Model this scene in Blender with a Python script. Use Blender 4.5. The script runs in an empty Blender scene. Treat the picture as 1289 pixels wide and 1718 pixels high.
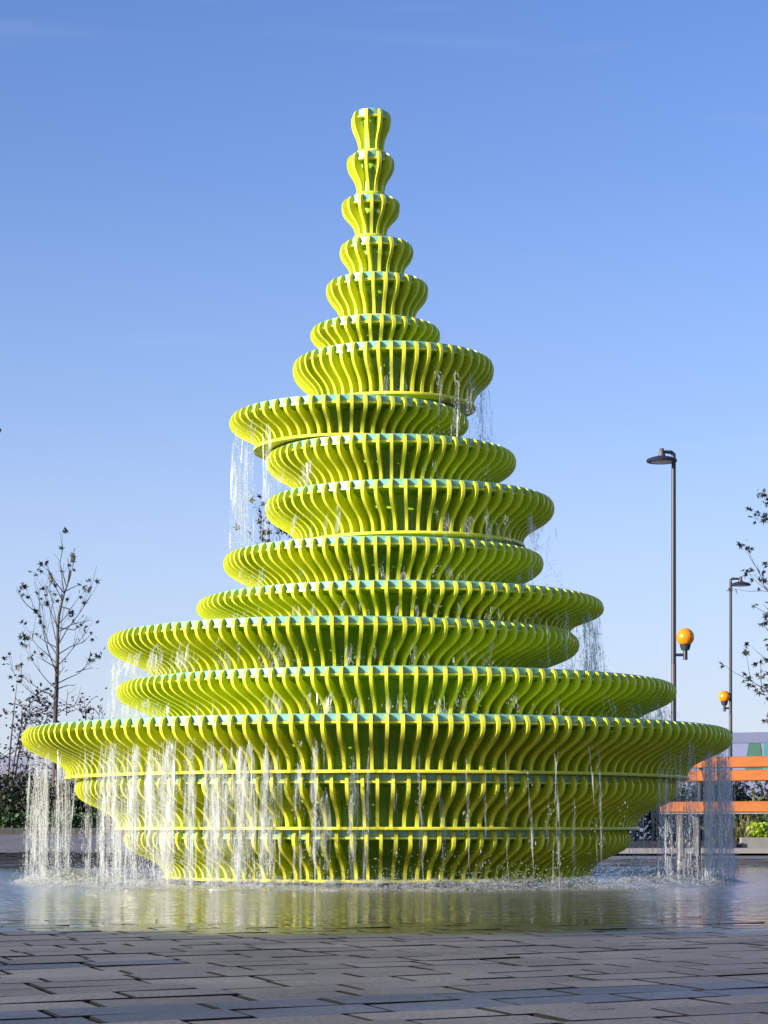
import bpy, math, random
import numpy as np
from mathutils import Vector, Matrix

R_ = math.radians
rnd = random.Random(7)
rng = np.random.default_rng(7)
scn = bpy.context.scene
COL = scn.collection

# ------------------------------------------------------------------ camera
F = 3600.0            # focal length in photo pixels
W, H = 1289.0, 1718.0
X0, Y0 = 644.5, 1390.0   # column of the optical axis, row of the horizon
CH = 0.3055           # camera height
D = 12.3              # camera to fountain axis
cam_d = bpy.data.cameras.new('camera')
cam = bpy.data.objects.new('camera', cam_d)
COL.objects.link(cam)
cam.location = (0, 0, CH)
cam.rotation_euler = (R_(90), 0, 0)
cam_d.sensor_fit = 'VERTICAL'
cam_d.sensor_height = 36.0
cam_d.sensor_width = 36.0
cam_d.lens = F / H * 36.0
cam_d.shift_y = (Y0 - H / 2) / H
cam_d.clip_start = 0.05
cam_d.clip_end = 6000
scn.camera = cam
scn.render.resolution_x = 768
scn.render.resolution_y = 1024

# ------------------------------------------------------------------ light
SUN_AZ = 59.0     # degrees left of straight behind the camera
SUN_EL = 13.0
world = bpy.data.worlds.new('World')
scn.world = world
world.use_nodes = True
wn = world.node_tree
for n in list(wn.nodes):
    wn.nodes.remove(n)
wout = wn.nodes.new('ShaderNodeOutputWorld')
wbg = wn.nodes.new('ShaderNodeBackground')
sky = wn.nodes.new('ShaderNodeTexSky')
sky.sky_type = 'NISHITA'
sky.sun_disc = False
sky.sun_elevation = R_(SUN_EL)
to_sun = Vector((-math.sin(R_(SUN_AZ)) * math.cos(R_(SUN_EL)),
                 -math.cos(R_(SUN_AZ)) * math.cos(R_(SUN_EL)),
                 math.sin(R_(SUN_EL))))
sky.sun_rotation = math.atan2(to_sun.x, to_sun.y)
sky.altitude = 0
sky.air_density = 1.0
sky.dust_density = 0.8
sky.ozone_density = 4.0
wbg.inputs[1].default_value = 0.105
tint = wn.nodes.new('ShaderNodeMix')
tint.data_type = 'RGBA'
tint.blend_type = 'MULTIPLY'
tint.inputs[0].default_value = 1.0
tint.inputs[7].default_value = (1.02, 0.96, 1.20, 1)
wn.links.new(sky.outputs[0], tint.inputs[6])
# pale haze towards the horizon all round, and very faint cirrus
wtc = wn.nodes.new('ShaderNodeTexCoord')
wsep = wn.nodes.new('ShaderNodeSeparateXYZ')
wn.links.new(wtc.outputs['Generated'], wsep.inputs[0])
hz = wn.nodes.new('ShaderNodeValToRGB')
er = hz.color_ramp.elements
er[0].position = 0.0
er[0].color = (0.84,) * 3 + (1,)
er[1].position = 0.36
er[1].color = (0, 0, 0, 1)
for (p_, v_) in ((0.08, 0.52), (0.19, 0.19), (0.29, 0.04)):
    e_ = er.new(p_)
    e_.color = (v_, v_, v_, 1)
wn.links.new(wsep.outputs[2], hz.inputs[0])
wmp = wn.nodes.new('ShaderNodeMapping')
wmp.inputs['Scale'].default_value = (5, 5, 60)
wmp.inputs['Rotation'].default_value = (0, 0.05, 0)
wno = wn.nodes.new('ShaderNodeTexNoise')
wno.inputs['Scale'].default_value = 1.0
wno.inputs['Detail'].default_value = 5
wn.links.new(wtc.outputs['Generated'], wmp.inputs[0])
wn.links.new(wmp.outputs[0], wno.inputs['Vector'])
wcr = wn.nodes.new('ShaderNodeMapRange')
wcr.inputs[1].default_value = 0.62
wcr.inputs[2].default_value = 0.8
wcr.inputs[4].default_value = 0.07
wn.links.new(wno.outputs['Fac'], wcr.inputs[0])
wad = wn.nodes.new('ShaderNodeMath')
wad.use_clamp = True
wn.links.new(hz.outputs[0], wad.inputs[0])
wn.links.new(wcr.outputs[0], wad.inputs[1])
hmix = wn.nodes.new('ShaderNodeMix')
hmix.data_type = 'RGBA'
hmix.inputs[7].default_value = (3.83, 4.18, 4.95, 1)
wn.links.new(wad.outputs[0], hmix.inputs[0])
wn.links.new(tint.outputs[2], hmix.inputs[6])
wn.links.new(hmix.outputs[2], wbg.inputs[0])
wn.links.new(wbg.outputs[0], wout.inputs[0])

sun_d = bpy.data.lights.new('sun', 'SUN')
sun_d.energy = 5.0
sun_d.angle = R_(0.5)
sun_d.color = (1.0, 0.92, 0.78)
sun = bpy.data.objects.new('sun', sun_d)
COL.objects.link(sun)
sun.rotation_euler = (-to_sun).to_track_quat('-Z', 'Y').to_euler()
sun.location = (-10, -10, 12)

vs = scn.view_settings
vs.view_transform = 'Standard'
vs.look = 'None'
vs.gamma = 1.0
vs.exposure = 0.9
vs.use_curve_mapping = False
scn.render.engine = 'CYCLES'
cy = scn.cycles
cy.max_bounces = 12
cy.diffuse_bounces = 6
cy.glossy_bounces = 4
cy.transmission_bounces = 6
cy.transparent_max_bounces = 32

# ------------------------------------------------------------------ helpers
def px(x, y, d):
    """photo pixel at distance d -> world point"""
    return Vector(((x - X0) / F * d, d, CH + (Y0 - y) / F * d))


class MB:
    """collects vertices and faces, several materials if wanted"""
    def __init__(self):
        self.v = []
        self.f = []
        self.m = []

    def add(self, verts, faces, mi=0):
        o = len(self.v)
        self.v.extend([tuple(p) for p in verts])
        self.f.extend([tuple(i + o for i in f) for f in faces])
        self.m.extend([mi] * len(faces))

    def box(self, c, s, rot=None, mi=0):
        x, y, z = s[0] / 2, s[1] / 2, s[2] / 2
        vv = [Vector((a * x, b * y, e * z)) for a in (-1, 1) for b in (-1, 1) for e in (-1, 1)]
        if rot is not None:
            vv = [rot @ p for p in vv]
        vv = [p + Vector(c) for p in vv]
        self.add(vv, [(0, 1, 3, 2), (4, 6, 7, 5), (0, 4, 5, 1), (2, 3, 7, 6), (0, 2, 6, 4), (1, 5, 7, 3)], mi)

    def tube(self, pts, rads, n=6, mi=0, cap=True):
        pts = [Vector(p) for p in pts]
        k = len(pts)
        rings = []
        up = Vector((0.13, 0.31, 0.94)).normalized()
        for i, p in enumerate(pts):
            t = (pts[min(i + 1, k - 1)] - pts[max(i - 1, 0)])
            if t.length < 1e-9:
                t = Vector((0, 0, 1))
            t.normalize()
            a = t.cross(up)
            if a.length < 0.05:
                a = t.cross(Vector((1, 0, 0)))
            a.normalize()
            b = t.cross(a)
            r = rads[i] if hasattr(rads, '__len__') else rads
            rings.append([p + a * (r * math.cos(2 * math.pi * j / n)) + b * (r * math.sin(2 * math.pi * j / n)) for j in range(n)])
        vv = [q for ring in rings for q in ring]
        ff = []
        for i in range(k - 1):
            for j in range(n):
                j2 = (j + 1) % n
                ff.append((i * n + j, i * n + j2, (i + 1) * n + j2, (i + 1) * n + j))
        if cap:
            ff.append(tuple(range(n - 1, -1, -1)))
            ff.append(tuple((k - 1) * n + j for j in range(n)))
        self.add(vv, ff, mi)

    def lathe(self, prof, n=48, c=(0, 0, 0), mi=0, closed=False):
        """prof: list of (r, z)"""
        vv = []
        for (r, z) in prof:
            for j in range(n):
                a = 2 * math.pi * j / n
                vv.append((c[0] + r * math.cos(a), c[1] + r * math.sin(a), c[2] + z))
        ff = []
        k = len(prof)
        for i in range(k if closed else k - 1):
            i2 = (i + 1) % k
            for j in range(n):
                j2 = (j + 1) % n
                ff.append((i * n + j, i * n + j2, i2 * n + j2, i2 * n + j))
        self.add(vv, ff, mi)

    def build(self, name, mats, parent=None, loc=None, smooth=None):
        me = bpy.data.meshes.new(name)
        me.from_pydata(self.v, [], self.f)
        if not isinstance(mats, (list, tuple)):
            mats = [mats]
        for m in mats:
            me.materials.append(m)
        if len(mats) > 1:
            me.polygons.foreach_set('material_index', self.m)
        if smooth is not None:
            me.shade_smooth()
            me.set_sharp_from_angle(angle=R_(smooth))
        me.update()
        return link(name, me, parent, loc)


def link(name, me, parent=None, loc=None):
    o = bpy.data.objects.new(name, me)
    COL.objects.link(o)
    if parent is not None:
        o.parent = parent
    if loc is not None:
        o.location = loc
    return o


def np_mesh(name, V, Fc, mat, parent=None, smooth=False):
    """fast mesh from numpy arrays; faces all of one size"""
    me = bpy.data.meshes.new(name)
    V = np.asarray(V, dtype=np.float32)
    Fc = np.asarray(Fc, dtype=np.int32)
    me.vertices.add(len(V))
    me.vertices.foreach_set('co', V.ravel())
    k = Fc.shape[1]
    me.loops.add(Fc.size)
    me.loops.foreach_set('vertex_index', Fc.ravel())
    me.polygons.add(len(Fc))
    me.polygons.foreach_set('loop_start', np.arange(0, Fc.size, k, dtype=np.int32))
    me.update(calc_edges=True)
    me.validate()
    if smooth:
        me.shade_smooth()
    me.materials.append(mat)
    return link(name, me, parent)


def tag(o, label=None, cat=None, group=None, kind=None):
    if label:
        o['label'] = label
    if cat:
        o['category'] = cat
    if group:
        o['group'] = group
    if kind:
        o['kind'] = kind
    return o


def empty(name, loc=(0, 0, 0), rz=0.0):
    o = bpy.data.objects.new(name, None)
    o.empty_display_size = 0.2
    COL.objects.link(o)
    o.location = loc
    o.rotation_euler = (0, 0, rz)
    return o


def mat(name, col, rough=0.5, spec=0.5, metal=0.0, noise=None, bump=None, coat=0.0, trans=0.0, sss=0.0, nscale=None, rvar=0.0):
    """procedural principled; noise=(scale, amount) varies value, bump=(scale, strength)"""
    m = bpy.data.materials.new(name)
    m.use_nodes = True
    nt = m.node_tree
    b = nt.nodes['Principled BSDF']
    b.inputs['Base Color'].default_value = (*col, 1)
    b.inputs['Roughness'].default_value = rough
    b.inputs['Specular IOR Level'].default_value = spec
    b.inputs['Metallic'].default_value = metal
    b.inputs['Coat Weight'].default_value = coat
    b.inputs['Transmission Weight'].default_value = trans
    b.inputs['Subsurface Weight'].default_value = sss
    geo = nt.nodes.new('ShaderNodeNewGeometry')
    if noise:
        n = nt.nodes.new('ShaderNodeTexNoise')
        n.inputs['Scale'].default_value = noise[0]
        n.inputs['Detail'].default_value = 5
        if nscale:
            mp = nt.nodes.new('ShaderNodeMapping')
            mp.inputs['Scale'].default_value = nscale
            nt.links.new(geo.outputs['Position'], mp.inputs[0])
            nt.links.new(mp.outputs[0], n.inputs['Vector'])
        else:
            nt.links.new(geo.outputs['Position'], n.inputs['Vector'])
        if rvar:
            rr_ = nt.nodes.new('ShaderNodeMapRange')
            rr_.inputs[1].default_value = 0.3
            rr_.inputs[2].default_value = 0.7
            rr_.inputs[3].default_value = rough - rvar
            rr_.inputs[4].default_value = rough + rvar
            nt.links.new(n.outputs['Fac'], rr_.inputs[0])
            nt.links.new(rr_.outputs[0], b.inputs['Roughness'])
        mr = nt.nodes.new('ShaderNodeMapRange')
        mr.inputs[1].default_value = 0.25
        mr.inputs[2].default_value = 0.75
        mr.inputs[3].default_value = 1 - noise[1]
        mr.inputs[4].default_value = 1 + noise[1]
        nt.links.new(n.outputs['Fac'], mr.inputs[0])
        hs = nt.nodes.new('ShaderNodeHueSaturation')
        hs.inputs['Color'].default_value = (*col, 1)
        nt.links.new(mr.outputs[0], hs.inputs['Value'])
        nt.links.new(hs.outputs[0], b.inputs['Base Color'])
    if bump:
        n2 = nt.nodes.new('ShaderNodeTexNoise')
        n2.inputs['Scale'].default_value = bump[0]
        n2.inputs['Detail'].default_value = 4
        nt.links.new(geo.outputs['Position'], n2.inputs['Vector'])
        bp = nt.nodes.new('ShaderNodeBump')
        bp.inputs['Strength'].default_value = bump[1]
        bp.inputs['Distance'].default_value = 0.01
        nt.links.new(n2.outputs['Fac'], bp.inputs['Height'])
        nt.links.new(bp.outputs[0], b.inputs['Normal'])
    return m


def leaf_mat(name, c1, c2, transl=0.25, scale=3.0):
    m = bpy.data.materials.new(name)
    m.use_nodes = True
    nt = m.node_tree
    b = nt.nodes['Principled BSDF']
    out = nt.nodes['Material Output']
    geo = nt.nodes.new('ShaderNodeNewGeometry')
    n = nt.nodes.new('ShaderNodeTexNoise')
    n.inputs['Scale'].default_value = scale
    nt.links.new(geo.outputs['Position'], n.inputs['Vector'])
    ad = nt.nodes.new('ShaderNodeMath')
    ad.operation = 'MULTIPLY_ADD'
    ad.inputs[1].default_value = 0.6
    nt.links.new(geo.outputs['Random Per Island'], ad.inputs[0])
    mr = nt.nodes.new('ShaderNodeMapRange')
    mr.inputs[1].default_value = 0.3
    mr.inputs[2].default_value = 0.7
    mr.inputs[3].default_value = -0.1
    mr.inputs[4].default_value = 0.5
    nt.links.new(n.outputs['Fac'], mr.inputs[0])
    nt.links.new(mr.outputs[0], ad.inputs[2])
    mx = nt.nodes.new('ShaderNodeMix')
    mx.data_type = 'RGBA'
    mx.inputs[6].default_value = (*c1, 1)
    mx.inputs[7].default_value = (*c2, 1)
    nt.links.new(ad.outputs[0], mx.inputs[0])
    nt.links.new(mx.outputs[2], b.inputs['Base Color'])
    b.inputs['Roughness'].default_value = 0.55
    tr = nt.nodes.new('ShaderNodeBsdfTranslucent')
    nt.links.new(mx.outputs[2], tr.inputs[0])
    ms = nt.nodes.new('ShaderNodeMixShader')
    ms.inputs[0].default_value = transl
    nt.links.new(b.outputs[0], ms.inputs[1])
    nt.links.new(tr.outputs[0], ms.inputs[2])
    nt.links.new(ms.outputs[0], out.inputs[0])
    return m


# ------------------------------------------------------------------ materials
M = {}
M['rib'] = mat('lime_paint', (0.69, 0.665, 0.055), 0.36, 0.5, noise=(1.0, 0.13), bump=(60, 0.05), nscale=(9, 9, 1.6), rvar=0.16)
M['flank'] = mat('lime_paint_shaded', (0.585, 0.635, 0.024), 0.36, 0.5, noise=(1.0, 0.13), nscale=(9, 9, 1.6), rvar=0.16)  # rib flat faces: their green shade tone is put into the colour
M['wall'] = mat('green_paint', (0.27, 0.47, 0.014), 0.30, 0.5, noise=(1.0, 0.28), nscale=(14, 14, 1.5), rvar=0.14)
M['mint'] = mat('mint_paint', (0.19, 0.41, 0.345), 0.35, 0.5, noise=(5.0, 0.06))
M['plinth'] = mat('wet_dark_stone', (0.05, 0.048, 0.042), 0.35, 0.5, noise=(30, 0.3), bump=(80, 0.3))
M['pole'] = mat('dark_blue_grey_metal', (0.020, 0.024, 0.036), 0.45, 0.5, 0.0, noise=(2, 0.1))
M['pole_band'] = mat('brown_grey_metal', (0.07, 0.058, 0.065), 0.5)
M['lens'] = mat('frosted_lens', (0.55, 0.55, 0.52), 0.4)
M['globe'] = mat('amber_acrylic', (0.82, 0.24, 0.006), 0.22, 0.5, sss=0.0, noise=(3.0, 0.05))
M['bark'] = mat('grey_bark', (0.085, 0.072, 0.07), 0.85, 0.2, noise=(25, 0.3), bump=(60, 0.5))
M['twig'] = mat('dark_twig', (0.05, 0.042, 0.045), 0.85, 0.2, noise=(12, 0.2))
M['leaf_dark'] = leaf_mat('dark_star_leaf', (0.010, 0.015, 0.012), (0.022, 0.028, 0.016), 0.10)
M['leaf_red'] = leaf_mat('dark_purple_leaf', (0.012, 0.011, 0.014), (0.040, 0.022, 0.024), 0.10)
M['leaf_bed'] = leaf_mat('bed_leaf', (0.014, 0.024, 0.010), (0.04, 0.06, 0.02), 0.15)
M['leaf_purple'] = leaf_mat('bed_purple_leaf', (0.03, 0.028, 0.045), (0.09, 0.075, 0.12), 0.15)
M['leaf_green'] = leaf_mat('fern_leaf', (0.02, 0.05, 0.012), (0.06, 0.12, 0.03), 0.2)
M['leaf_bright'] = leaf_mat('bright_yellow_green_leaf', (0.22, 0.36, 0.02), (0.42, 0.52, 0.04), 0.35)
M['grass_blade'] = leaf_mat('straw_blade', (0.10, 0.12, 0.03), (0.36, 0.30, 0.14), 0.25)
M['pink'] = leaf_mat('pink_seedhead', (0.20, 0.12, 0.15), (0.34, 0.22, 0.26), 0.2)
M['soil'] = mat('mulch', (0.022, 0.018, 0.015), 0.95, 0.1, noise=(20, 0.4), bump=(40, 0.8))
M['kerb_dark'] = mat('dark_kerb', (0.045, 0.042, 0.045), 0.7, noise=(8, 0.2))
M['kerb'] = mat('concrete_kerb', (0.22, 0.21, 0.20), 0.8, 0.3, noise=(6, 0.15), bump=(30, 0.2))
M['sand'] = mat('pale_stone_path', (0.52, 0.42, 0.32), 0.9, 0.2, noise=(1.5, 0.12), bump=(60, 0.3))
M['hoard'] = mat('blue_grey_board', (0.085, 0.105, 0.19), 0.6, noise=(0.6, 0.06))
M['hoard2'] = mat('lilac_grey_board', (0.12, 0.145, 0.25), 0.6, noise=(0.5, 0.10))
M['hoard_green'] = mat('dark_green_print', (0.012, 0.085, 0.06), 0.6, noise=(2.5, 0.25))
M['hoard_teal'] = mat('teal_print', (0.02, 0.16, 0.17), 0.6, noise=(1.5, 0.15))
M['steel'] = mat('grey_steel', (0.22, 0.22, 0.23), 0.45, metal=0.6)
M['dark_steel'] = mat('black_steel', (0.018, 0.018, 0.02), 0.6)


def wood_mat():
    m = mat('orange_hardwood', (0.60, 0.22, 0.06), 0.62, 0.15)
    nt = m.node_tree
    b = nt.nodes['Principled BSDF']
    tc = nt.nodes.new('ShaderNodeTexCoord')
    mp = nt.nodes.new('ShaderNodeMapping')
    mp.inputs['Scale'].default_value = (1.6, 18, 18)
    n = nt.nodes.new('ShaderNodeTexNoise')
    n.inputs['Scale'].default_value = 2.2
    n.inputs['Detail'].default_value = 6
    r = nt.nodes.new('ShaderNodeValToRGB')
    r.color_ramp.elements[0].position = 0.3
    r.color_ramp.elements[0].color = (0.25, 0.070, 0.012, 1)
    r.color_ramp.elements[1].position = 0.72
    r.color_ramp.elements[1].color = (0.34, 0.105, 0.020, 1)
    nt.links.new(tc.outputs['Object'], mp.inputs[0])
    nt.links.new(mp.outputs[0], n.inputs['Vector'])
    nt.links.new(n.outputs['Fac'], r.inputs[0])
    nt.links.new(r.outputs[0], b.inputs['Base Color'])
    return m


M['wood'] = wood_mat()

FX = (633 - X0) / F * D      # fountain axis in x
FY = D


def slab_mat(name, c_lo, c_hi):
    """granite paver: value per slab, speckle, damp darkening around the pool"""
    m = bpy.data.materials.new(name)
    m.use_nodes = True
    nt = m.node_tree
    L = nt.links.new
    b = nt.nodes['Principled BSDF']
    geo = nt.nodes.new('ShaderNodeNewGeometry')
    oi = nt.nodes.new('ShaderNodeObjectInfo')
    addr = nt.nodes.new('ShaderNodeMath'); addr.operation = 'ADD'
    L(geo.outputs['Random Per Island'], addr.inputs[0]); L(oi.outputs['Random'], addr.inputs[1])
    fr = nt.nodes.new('ShaderNodeMath'); fr.operation = 'FRACT'
    L(addr.outputs[0], fr.inputs[0])
    mx = nt.nodes.new('ShaderNodeMix'); mx.data_type = 'RGBA'
    mx.inputs[6].default_value = (*c_lo, 1); mx.inputs[7].default_value = (*c_hi, 1)
    L(fr.outputs[0], mx.inputs[0])
    # speckle
    n1 = nt.nodes.new('ShaderNodeTexNoise'); n1.inputs['Scale'].default_value = 130; n1.inputs['Detail'].default_value = 3
    L(geo.outputs['Position'], n1.inputs['Vector'])
    r1 = nt.nodes.new('ShaderNodeMapRange'); r1.inputs[1].default_value = 0.35; r1.inputs[2].default_value = 0.7
    r1.inputs[3].default_value = 0.75; r1.inputs[4].default_value = 1.3
    L(n1.outputs['Fac'], r1.inputs[0])
    n2 = nt.nodes.new('ShaderNodeTexNoise'); n2.inputs['Scale'].default_value = 2.3; n2.inputs['Detail'].default_value = 5
    L(geo.outputs['Position'], n2.inputs['Vector'])
    r2 = nt.nodes.new('ShaderNodeMapRange'); r2.inputs[1].default_value = 0.3; r2.inputs[2].default_value = 0.7
    r2.inputs[3].default_value = 0.72; r2.inputs[4].default_value = 1.25
    L(n2.outputs['Fac'], r2.inputs[0])
    mm = nt.nodes.new('ShaderNodeMath'); mm.operation = 'MULTIPLY'
    L(r1.outputs[0], mm.inputs[0]); L(r2.outputs[0], mm.inputs[1])
    # damp stone near the pool
    sx = nt.nodes.new('ShaderNodeVectorMath'); sx.operation = 'DISTANCE'
    sx.inputs[1].default_value = (FX, FY, 0)
    L(geo.outputs['Position'], sx.inputs[0])
    nz = nt.nodes.new('ShaderNodeTexNoise'); nz.inputs['Scale'].default_value = 1.2; nz.inputs['Detail'].default_value = 4
    L(geo.outputs['Position'], nz.inputs['Vector'])
    ma = nt.nodes.new('ShaderNodeMath'); ma.operation = 'MULTIPLY_ADD'; ma.inputs[1].default_value = -1.0
    L(nz.outputs['Fac'], ma.inputs[0]); L(sx.outputs['Value'], ma.inputs[2])
    dmp = nt.nodes.new('ShaderNodeMapRange'); dmp.inputs[1].default_value = 5.55; dmp.inputs[2].default_value = 5.95
    dmp.inputs[3].default_value = 1.0; dmp.inputs[4].default_value = 0.0
    L(ma.outputs[0], dmp.inputs[0])
    dk = nt.nodes.new('ShaderNodeMapRange'); dk.inputs[3].default_value = 1.0; dk.inputs[4].default_value = 0.28
    L(dmp.outputs[0], dk.inputs[0])
    m2 = nt.nodes.new('ShaderNodeMath'); m2.operation = 'MULTIPLY'
    L(mm.outputs[0], m2.inputs[0]); L(dk.outputs[0], m2.inputs[1])
    hs = nt.nodes.new('ShaderNodeHueSaturation')
    L(mx.outputs[2], hs.inputs['Color']); L(m2.outputs[0], hs.inputs['Value'])
    L(hs.outputs[0], b.inputs['Base Color'])
    ro = nt.nodes.new('ShaderNodeMapRange'); ro.inputs[3].default_value = 0.62; ro.inputs[4].default_value = 0.12
    L(dmp.outputs[0], ro.inputs[0]); L(ro.outputs[0], b.inputs['Roughness'])
    bp = nt.nodes.new('ShaderNodeBump'); bp.inputs['Strength'].default_value = 0.35; bp.inputs['Distance'].default_value = 0.004
    L(n1.outputs['Fac'], bp.inputs['Height']); L(bp.outputs[0], b.inputs['Normal'])
    return m


M['joint'] = mat('dark_joint_shade', (0.009, 0.008, 0.0075), 0.9, 0.2)  # joint shade put into the colour of paver sides and chamfers
M['slab'] = slab_mat('grey_granite', (0.142, 0.122, 0.100), (0.196, 0.171, 0.143))
M['slab_blue'] = slab_mat('blue_granite', (0.070, 0.077, 0.094), (0.10, 0.108, 0.130))


def ground_mat():
    m = bpy.data.materials.new('far_paving')
    m.use_nodes = True
    nt = m.node_tree
    L = nt.links.new
    b = nt.nodes['Principled BSDF']
    geo = nt.nodes.new('ShaderNodeNewGeometry')
    mp = nt.nodes.new('ShaderNodeMapping')
    mp.inputs['Rotation'].default_value = (0, 0, R_(-30))
    br = nt.nodes.new('ShaderNodeTexBrick')
    br.inputs['Scale'].default_value = 1.0
    br.inputs['Brick Width'].default_value = 0.27
    br.inputs['Row Height'].default_value = 0.143
    br.inputs['Mortar Size'].default_value = 0.004
    br.inputs['Color1'].default_value = (0.14, 0.132, 0.13, 1)
    br.inputs['Color2'].default_value = (0.21, 0.195, 0.19, 1)
    br.inputs['Mortar'].default_value = (0.02, 0.02, 0.02, 1)
    L(geo.outputs['Position'], mp.inputs[0]); L(mp.outputs[0], br.inputs[0])
    # beneath the built pavers only the dark joint bed shows
    sep = nt.nodes.new('ShaderNodeSeparateXYZ'); L(geo.outputs['Position'], sep.inputs[0])
    ax = nt.nodes.new('ShaderNodeMath'); ax.operation = 'ABSOLUTE'; L(sep.outputs[0], ax.inputs[0])
    lt = nt.nodes.new('ShaderNodeMath'); lt.operation = 'LESS_THAN'; lt.inputs[1].default_value = 7.9; L(ax.outputs[0], lt.inputs[0])
    ly = nt.nodes.new('ShaderNodeMath'); ly.operation = 'LESS_THAN'; ly.inputs[1].default_value = 20.4; L(sep.outputs[1], ly.inputs[0])
    gy = nt.nodes.new('ShaderNodeMath'); gy.operation = 'GREATER_THAN'; gy.inputs[1].default_value = 0.6; L(sep.outputs[1], gy.inputs[0])
    m1 = nt.nodes.new('ShaderNodeMath'); m1.operation = 'MULTIPLY'; L(lt.outputs[0], m1.inputs[0]); L(ly.outputs[0], m1.inputs[1])
    m2 = nt.nodes.new('ShaderNodeMath'); m2.operation = 'MULTIPLY'; L(m1.outputs[0], m2.inputs[0]); L(gy.outputs[0], m2.inputs[1])
    mx = nt.nodes.new('ShaderNodeMix'); mx.data_type = 'RGBA'
    mx.inputs[7].default_value = (0.018, 0.017, 0.016, 1)
    L(m2.outputs[0], mx.inputs[0]); L(br.outputs[0], mx.inputs[6])
    L(mx.outputs[2], b.inputs['Base Color'])
    b.inputs['Roughness'].default_value = 0.75
    return m


M['ground'] = ground_mat()


def water_mat():
    """thin clear water film: fresnel mirror over whatever lies below, rippled"""
    m = bpy.data.materials.new('water_film')
    m.use_nodes = True
    nt = m.node_tree
    L = nt.links.new
    for n in list(nt.nodes):
        nt.nodes.remove(n)
    out = nt.nodes.new('ShaderNodeOutputMaterial')
    geo = nt.nodes.new('ShaderNodeNewGeometry')
    dist = nt.nodes.new('ShaderNodeVectorMath'); dist.operation = 'DISTANCE'
    dist.inputs[1].default_value = (FX, FY, 0)
    L(geo.outputs['Position'], dist.inputs[0])
    amp = nt.nodes.new('ShaderNodeMapRange')
    amp.inputs[1].default_value = 1.9; amp.inputs[2].default_value = 5.6
    amp.inputs[3].default_value = 1.0; amp.inputs[4].default_value = 0.22
    L(dist.outputs['Value'], amp.inputs[0])
    pw = nt.nodes.new('ShaderNodeMath'); pw.operation = 'POWER'; pw.inputs[1].default_value = 1.5
    L(amp.outputs[0], pw.inputs[0])
    n1 = nt.nodes.new('ShaderNodeTexNoise'); n1.inputs['Scale'].default_value = 13; n1.inputs['Detail'].default_value = 3
    n2 = nt.nodes.new('ShaderNodeTexNoise'); n2.inputs['Scale'].default_value = 38; n2.inputs['Detail'].default_value = 2
    L(geo.outputs['Position'], n1.inputs['Vector']); L(geo.outputs['Position'], n2.inputs['Vector'])
    ad = nt.nodes.new('ShaderNodeMath'); ad.operation = 'MULTIPLY_ADD'; ad.inputs[1].default_value = 0.35
    L(n2.outputs['Fac'], ad.inputs[0]); L(n1.outputs['Fac'], ad.inputs[2])
    # rings running out from the splash
    ctr = nt.nodes.new('ShaderNodeVectorMath'); ctr.operation = 'SUBTRACT'; ctr.inputs[1].default_value = (FX, FY, 0)
    L(geo.outputs['Position'], ctr.inputs[0])
    wv = nt.nodes.new('ShaderNodeTexWave'); wv.wave_type = 'RINGS'; wv.rings_direction = 'Z'
    wv.inputs['Scale'].default_value = 2.6; wv.inputs['Distortion'].default_value = 5.0
    wv.inputs['Detail'].default_value = 2.0; wv.inputs['Detail Scale'].default_value = 2.0
    L(ctr.outputs[0], wv.inputs['Vector'])
    ad2 = nt.nodes.new('ShaderNodeMath'); ad2.operation = 'MULTIPLY_ADD'; ad2.inputs[1].default_value = 0.9
    L(wv.outputs['Fac'], ad2.inputs[0]); L(ad.outputs[0], ad2.inputs[2])
    ml = nt.nodes.new('ShaderNodeMath'); ml.operation = 'MULTIPLY'
    L(ad2.outputs[0], ml.inputs[0]); L(pw.outputs[0], ml.inputs[1])
    bp = nt.nodes.new('ShaderNodeBump'); bp.inputs['Strength'].default_value = 0.7; bp.inputs['Distance'].default_value = 0.010
    L(ml.outputs[0], bp.inputs['Height'])
    fr = nt.nodes.new('ShaderNodeFresnel'); fr.inputs[0].default_value = 1.33
    gl = nt.nodes.new('ShaderNodeBsdfGlossy'); gl.inputs[0].default_value = (0.98, 0.98, 0.98, 1)
    rg = nt.nodes.new('ShaderNodeMapRange'); rg.inputs[1].default_value = 0.3; rg.inputs[2].default_value = 1.0
    rg.inputs[3].default_value = 0.06; rg.inputs[4].default_value = 0.15
    L(amp.outputs[0], rg.inputs[0]); L(rg.outputs[0], gl.inputs['Roughness'])
    L(bp.outputs[0], gl.inputs['Normal'])
    tr = nt.nodes.new('ShaderNodeBsdfTransparent'); tr.inputs[0].default_value = (0.86, 0.88, 0.88, 1)
    ms = nt.nodes.new('ShaderNodeMixShader')
    L(fr.outputs[0], ms.inputs[0]); L(tr.outputs[0], ms.inputs[1]); L(gl.outputs[0], ms.inputs[2])
    L(ms.outputs[0], out.inputs[0])
    return m


M['water'] = water_mat()


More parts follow.
